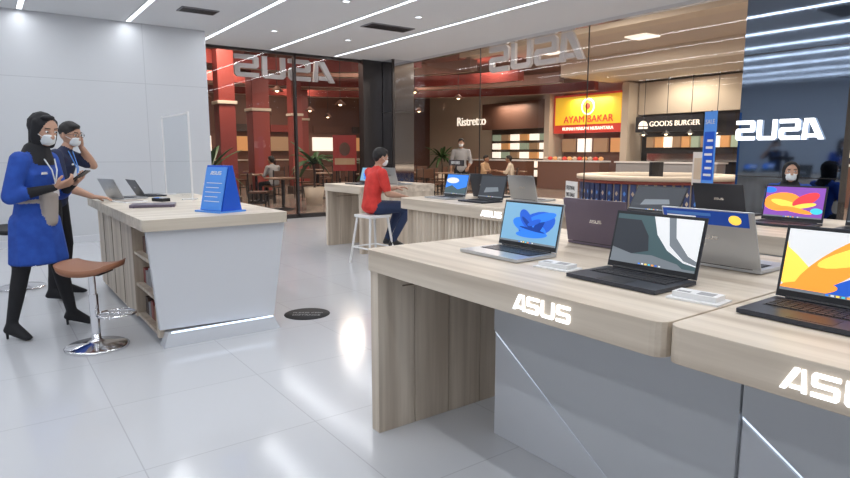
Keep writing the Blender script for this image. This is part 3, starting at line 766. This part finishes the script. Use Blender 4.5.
def column(X, Y, w):
    b = B(); b.box((-w/2, -w/2, 0), (w/2, w/2, 4.2), redm); b.box((-w/2-.05, -w/2-.05, 0), (w/2+.05, w/2+.05, .25), darkbr)
    b.box((-w/2-.04, -w/2-.04, 2.5), (w/2+.04, w/2+.04, 2.58), cream); b.obj('red_column', (X, Y, 0), bevel=.01)
for c in ((6.5, 17.0, .5), (4.9, 15.0, .4), (5.6, 20, .5), (9.6, 21, .5), (10.7, 17.3, .4), (12.6, 20.5, .5), (8.3, 18.5, .35)): column(*c)
for k in range(5):
    b = B()
    cx, cy, r = 6.0+k*.4, 12.4, 3.2+k*1.7
    pts = [(cx+r*math.cos(math.radians(a)), cy+r*math.sin(math.radians(a))) for a in range(8, 141, 6)]
    for i in range(len(pts)-1):
        p, q = V((*pts[i], 0)), V((*pts[i+1], 0)); d = (q-p).normalized(); M = frame((p.x, p.y, 3.6+.1*(k % 2)), d)
        b.box((0, -.12, -.15), ((q-p).length+.02, .2, .15), [redm, brownr][k % 2], M)
        b.box((0, -.135, -.02), ((q-p).length, -.12, .02), cream, M)
    b.obj('curved_soffit')
def pendant(X, Y, z):
    b = B(); b.cyl((0, 0, 0), (0, 0, 4.2-z), .008, black, n=6); b.lathe([(.03, .1), (.16, -.03), (.15, -.03), (.03, .08)], (0, 0, 0), brownr, 16); b.ell((0, 0, -.01), .05, warm, n=10)
    b.obj('pendant_lamp', (X, Y, z))
for i in range(14): pendant(3.8+(i % 5)*2.1+random.uniform(-.3, .3), 14.6+(i//5)*2.6, 2.7+random.uniform(-.1, .4))
for i in range(7):
    x = B()
    x.box((2+i*2.0, 24.8, 1.4), (3.5+i*2.0, 24.95, 2.0), [menuw, menuo, menuw, menuo, menub, menuw, menuo][i]); x.box((1.95+i*2.0, 24.2, 0), (3.7+i*2.0, 24.6, 1.0), brownr)
    x.box((2+i*2.0, 24.75, 2.2), (3.6+i*2.0, 24.9, 2.5), [darkbr, redm, brownr][i % 3]); x.box((1.93+i*2.0, 24.15, 1.0), (3.72+i*2.0, 24.65, 1.05), cream)
    x.obj('food_stall')
b = B(); b.box((-.28, -.03, .9), (.28, .03, 1.75), redb); b.box((-.24, -.04, 1.05), (.24, -.03, 1.2), menub); b.ell((0, -.035, 1.42), (.13, .01, .16), brownr, n=16); b.box((-.3, -.2, 0), (.3, .2, .04), black)
b.cyl((-.2, 0, 0), (-.2, 0, 1), .015, black); b.cyl((.2, 0, 0), (.2, 0, 1), .015, black)
b.obj('poster_stand', (7.05, 12.9, 0), -.5)
chw = mat('chair_wood', (.14, .07, .045), .5)
b = B()
b.box((-.2, -.2, .43), (.2, .2, .47), chw)
for sx in (-1, 1):
    b.cyl((sx*.18, -.18, 0), (sx*.17, -.17, .43), .018, darkm, n=8); b.cyl((sx*.18, .18, 0), (sx*.18, .2, .88), .018, darkm, n=8)
b.box((-.19, .18, .62), (.19, .21, .86), chw); b.box((-.17, -.17, .2), (-.15, .18, .22), darkm); b.box((.15, -.17, .2), (.17, .18, .22), darkm)
ch = b.obj('dining_chair', (5.0, 13.2, 0)); ch.rotation_euler.z = 1
b = B(); b.lathe([(0, .72), (.42, .72), (.42, .75), (0, .75)], (0, 0, 0), mat('table_wood', (.24, .15, .1), .35), 24); b.cyl((0, 0, 0), (0, 0, .72), .035, darkm)
b.lathe([(.25, 0), (.25, .02), (.04, .05)], (0, 0, 0), darkm, 20)
tb = b.obj('dining_table', (5.7, 13.5, 0))
spots = [(4.0, 17.0), (6.0, 16.0), (7.9, 16.1), (8.8, 14.6), (7.0, 18.6), (10.3, 15.1), (12.1, 16.7), (13.7, 13.9), (9.4, 19.4), (4.1, 19.0), (11.0, 14.0), (12.2, 18.7)]
for (X, Y) in spots:
    inst(tb, (X, Y, 0)); r0 = random.uniform(0, 3)
    if (X, Y) not in ((13.7, 13.9), (6.0, 16.0)):
        for k in range(3):
            a = r0+k*2.1; inst(ch, (X+.68*math.cos(a), Y+.68*math.sin(a), 0), a-math.pi/2)
for (X, Y, r) in ((13.0, 13.3, 2.2), (13.3, 14.9, -1.2), (6.2, 15.25, 1.9)): inst(ch, (X, Y, 0), r+math.pi/2)
def palm(X, Y, h):
    b = B(); b.lathe([(0, 0), (.2, 0), (.27, .45), (.25, .45), (.23, .4), (0, .4)], (0, 0, 0), cream, 20)
    b.tube([(0, 0, .35), (.03, 0, .8), (0, .03, h*.55)], .03, darkbr)
    for i in range(20):
        a = i*2.4; L = random.uniform(.5, .8); up = random.uniform(.25, .9); pts = []
        for t in range(7):
            f = t/6; pts.append(V((math.cos(a)*L*f, math.sin(a)*L*f, h*.55+up*f*1.1-.7*f*f*(1.4-up))))
        sd = V((-math.sin(a), math.cos(a), 0)); vs = []; fs = []
        for t, p in enumerate(pts):
            w = .07*math.sin(math.pi*min(1, (t+.6)/7)); vs += [p-sd*w-V((0, 0, w*.4)), p, p+sd*w-V((0, 0, w*.4))]
        for t in range(6): fs += [(t*3, t*3+1, t*3+4, t*3+3), (t*3+1, t*3+2, t*3+5, t*3+4)]
        b.add(vs, fs, leaf, True)
    b.obj('potted_palm', (X, Y, 0))
palm(6.9, 14.3, 1.9); palm(8.1, 13.2, 1.5); palm(4.0, 13.6, 1.6); palm(15.2, 19.6, 2.0)

def lamp(X, Y, z, e, col, sx=1.2, sy=.6):
    L = bpy.data.lights.new('mall_lamp', 'AREA'); L.shape = 'RECTANGLE'; L.size = sx; L.size_y = sy; L.energy = e; L.color = col
    o = bpy.data.objects.new('mall_lamp', L); scene.collection.objects.link(o); o.location = (X, Y, z)
for X, Y in ((13, 5), (13, 10), (13, 14.5), (9.6, 2), (9.6, 8)): lamp(X, Y, 4.1, 165, (1, .90, .78), .5, 1.6)
for X, Y in ((4.6, 13.9), (8.5, 15), (12, 18), (6, 18.6), (10, 22), (4, 22.5)): lamp(X, Y, 4.1, 125, (1, .84, .68), .8, .8)
for Y in (10.6, 14.3, 18.3): lamp(17.6, Y, 3.3 if Y > 12 else 3.6, 40, (1, .88, .7), .3, 1.6)

w = bpy.data.worlds.new('world'); scene.world = w; w.use_nodes = True
w.node_tree.nodes['Background'].inputs[0].default_value = (.75, .75, .8, 1); w.node_tree.nodes['Background'].inputs[1].default_value = .35

# ------------------------------------------------------------------ camera
cam = bpy.data.cameras.new('camera'); cam.lens = 600/850*36; cam.sensor_width = 36; cam.clip_end = 200
co = bpy.data.objects.new('camera', cam); scene.collection.objects.link(co)
co.location = (0, 0, 1.35); co.rotation_euler = (math.radians(90-8.25), 0, -math.radians(36.2))
scene.camera = co
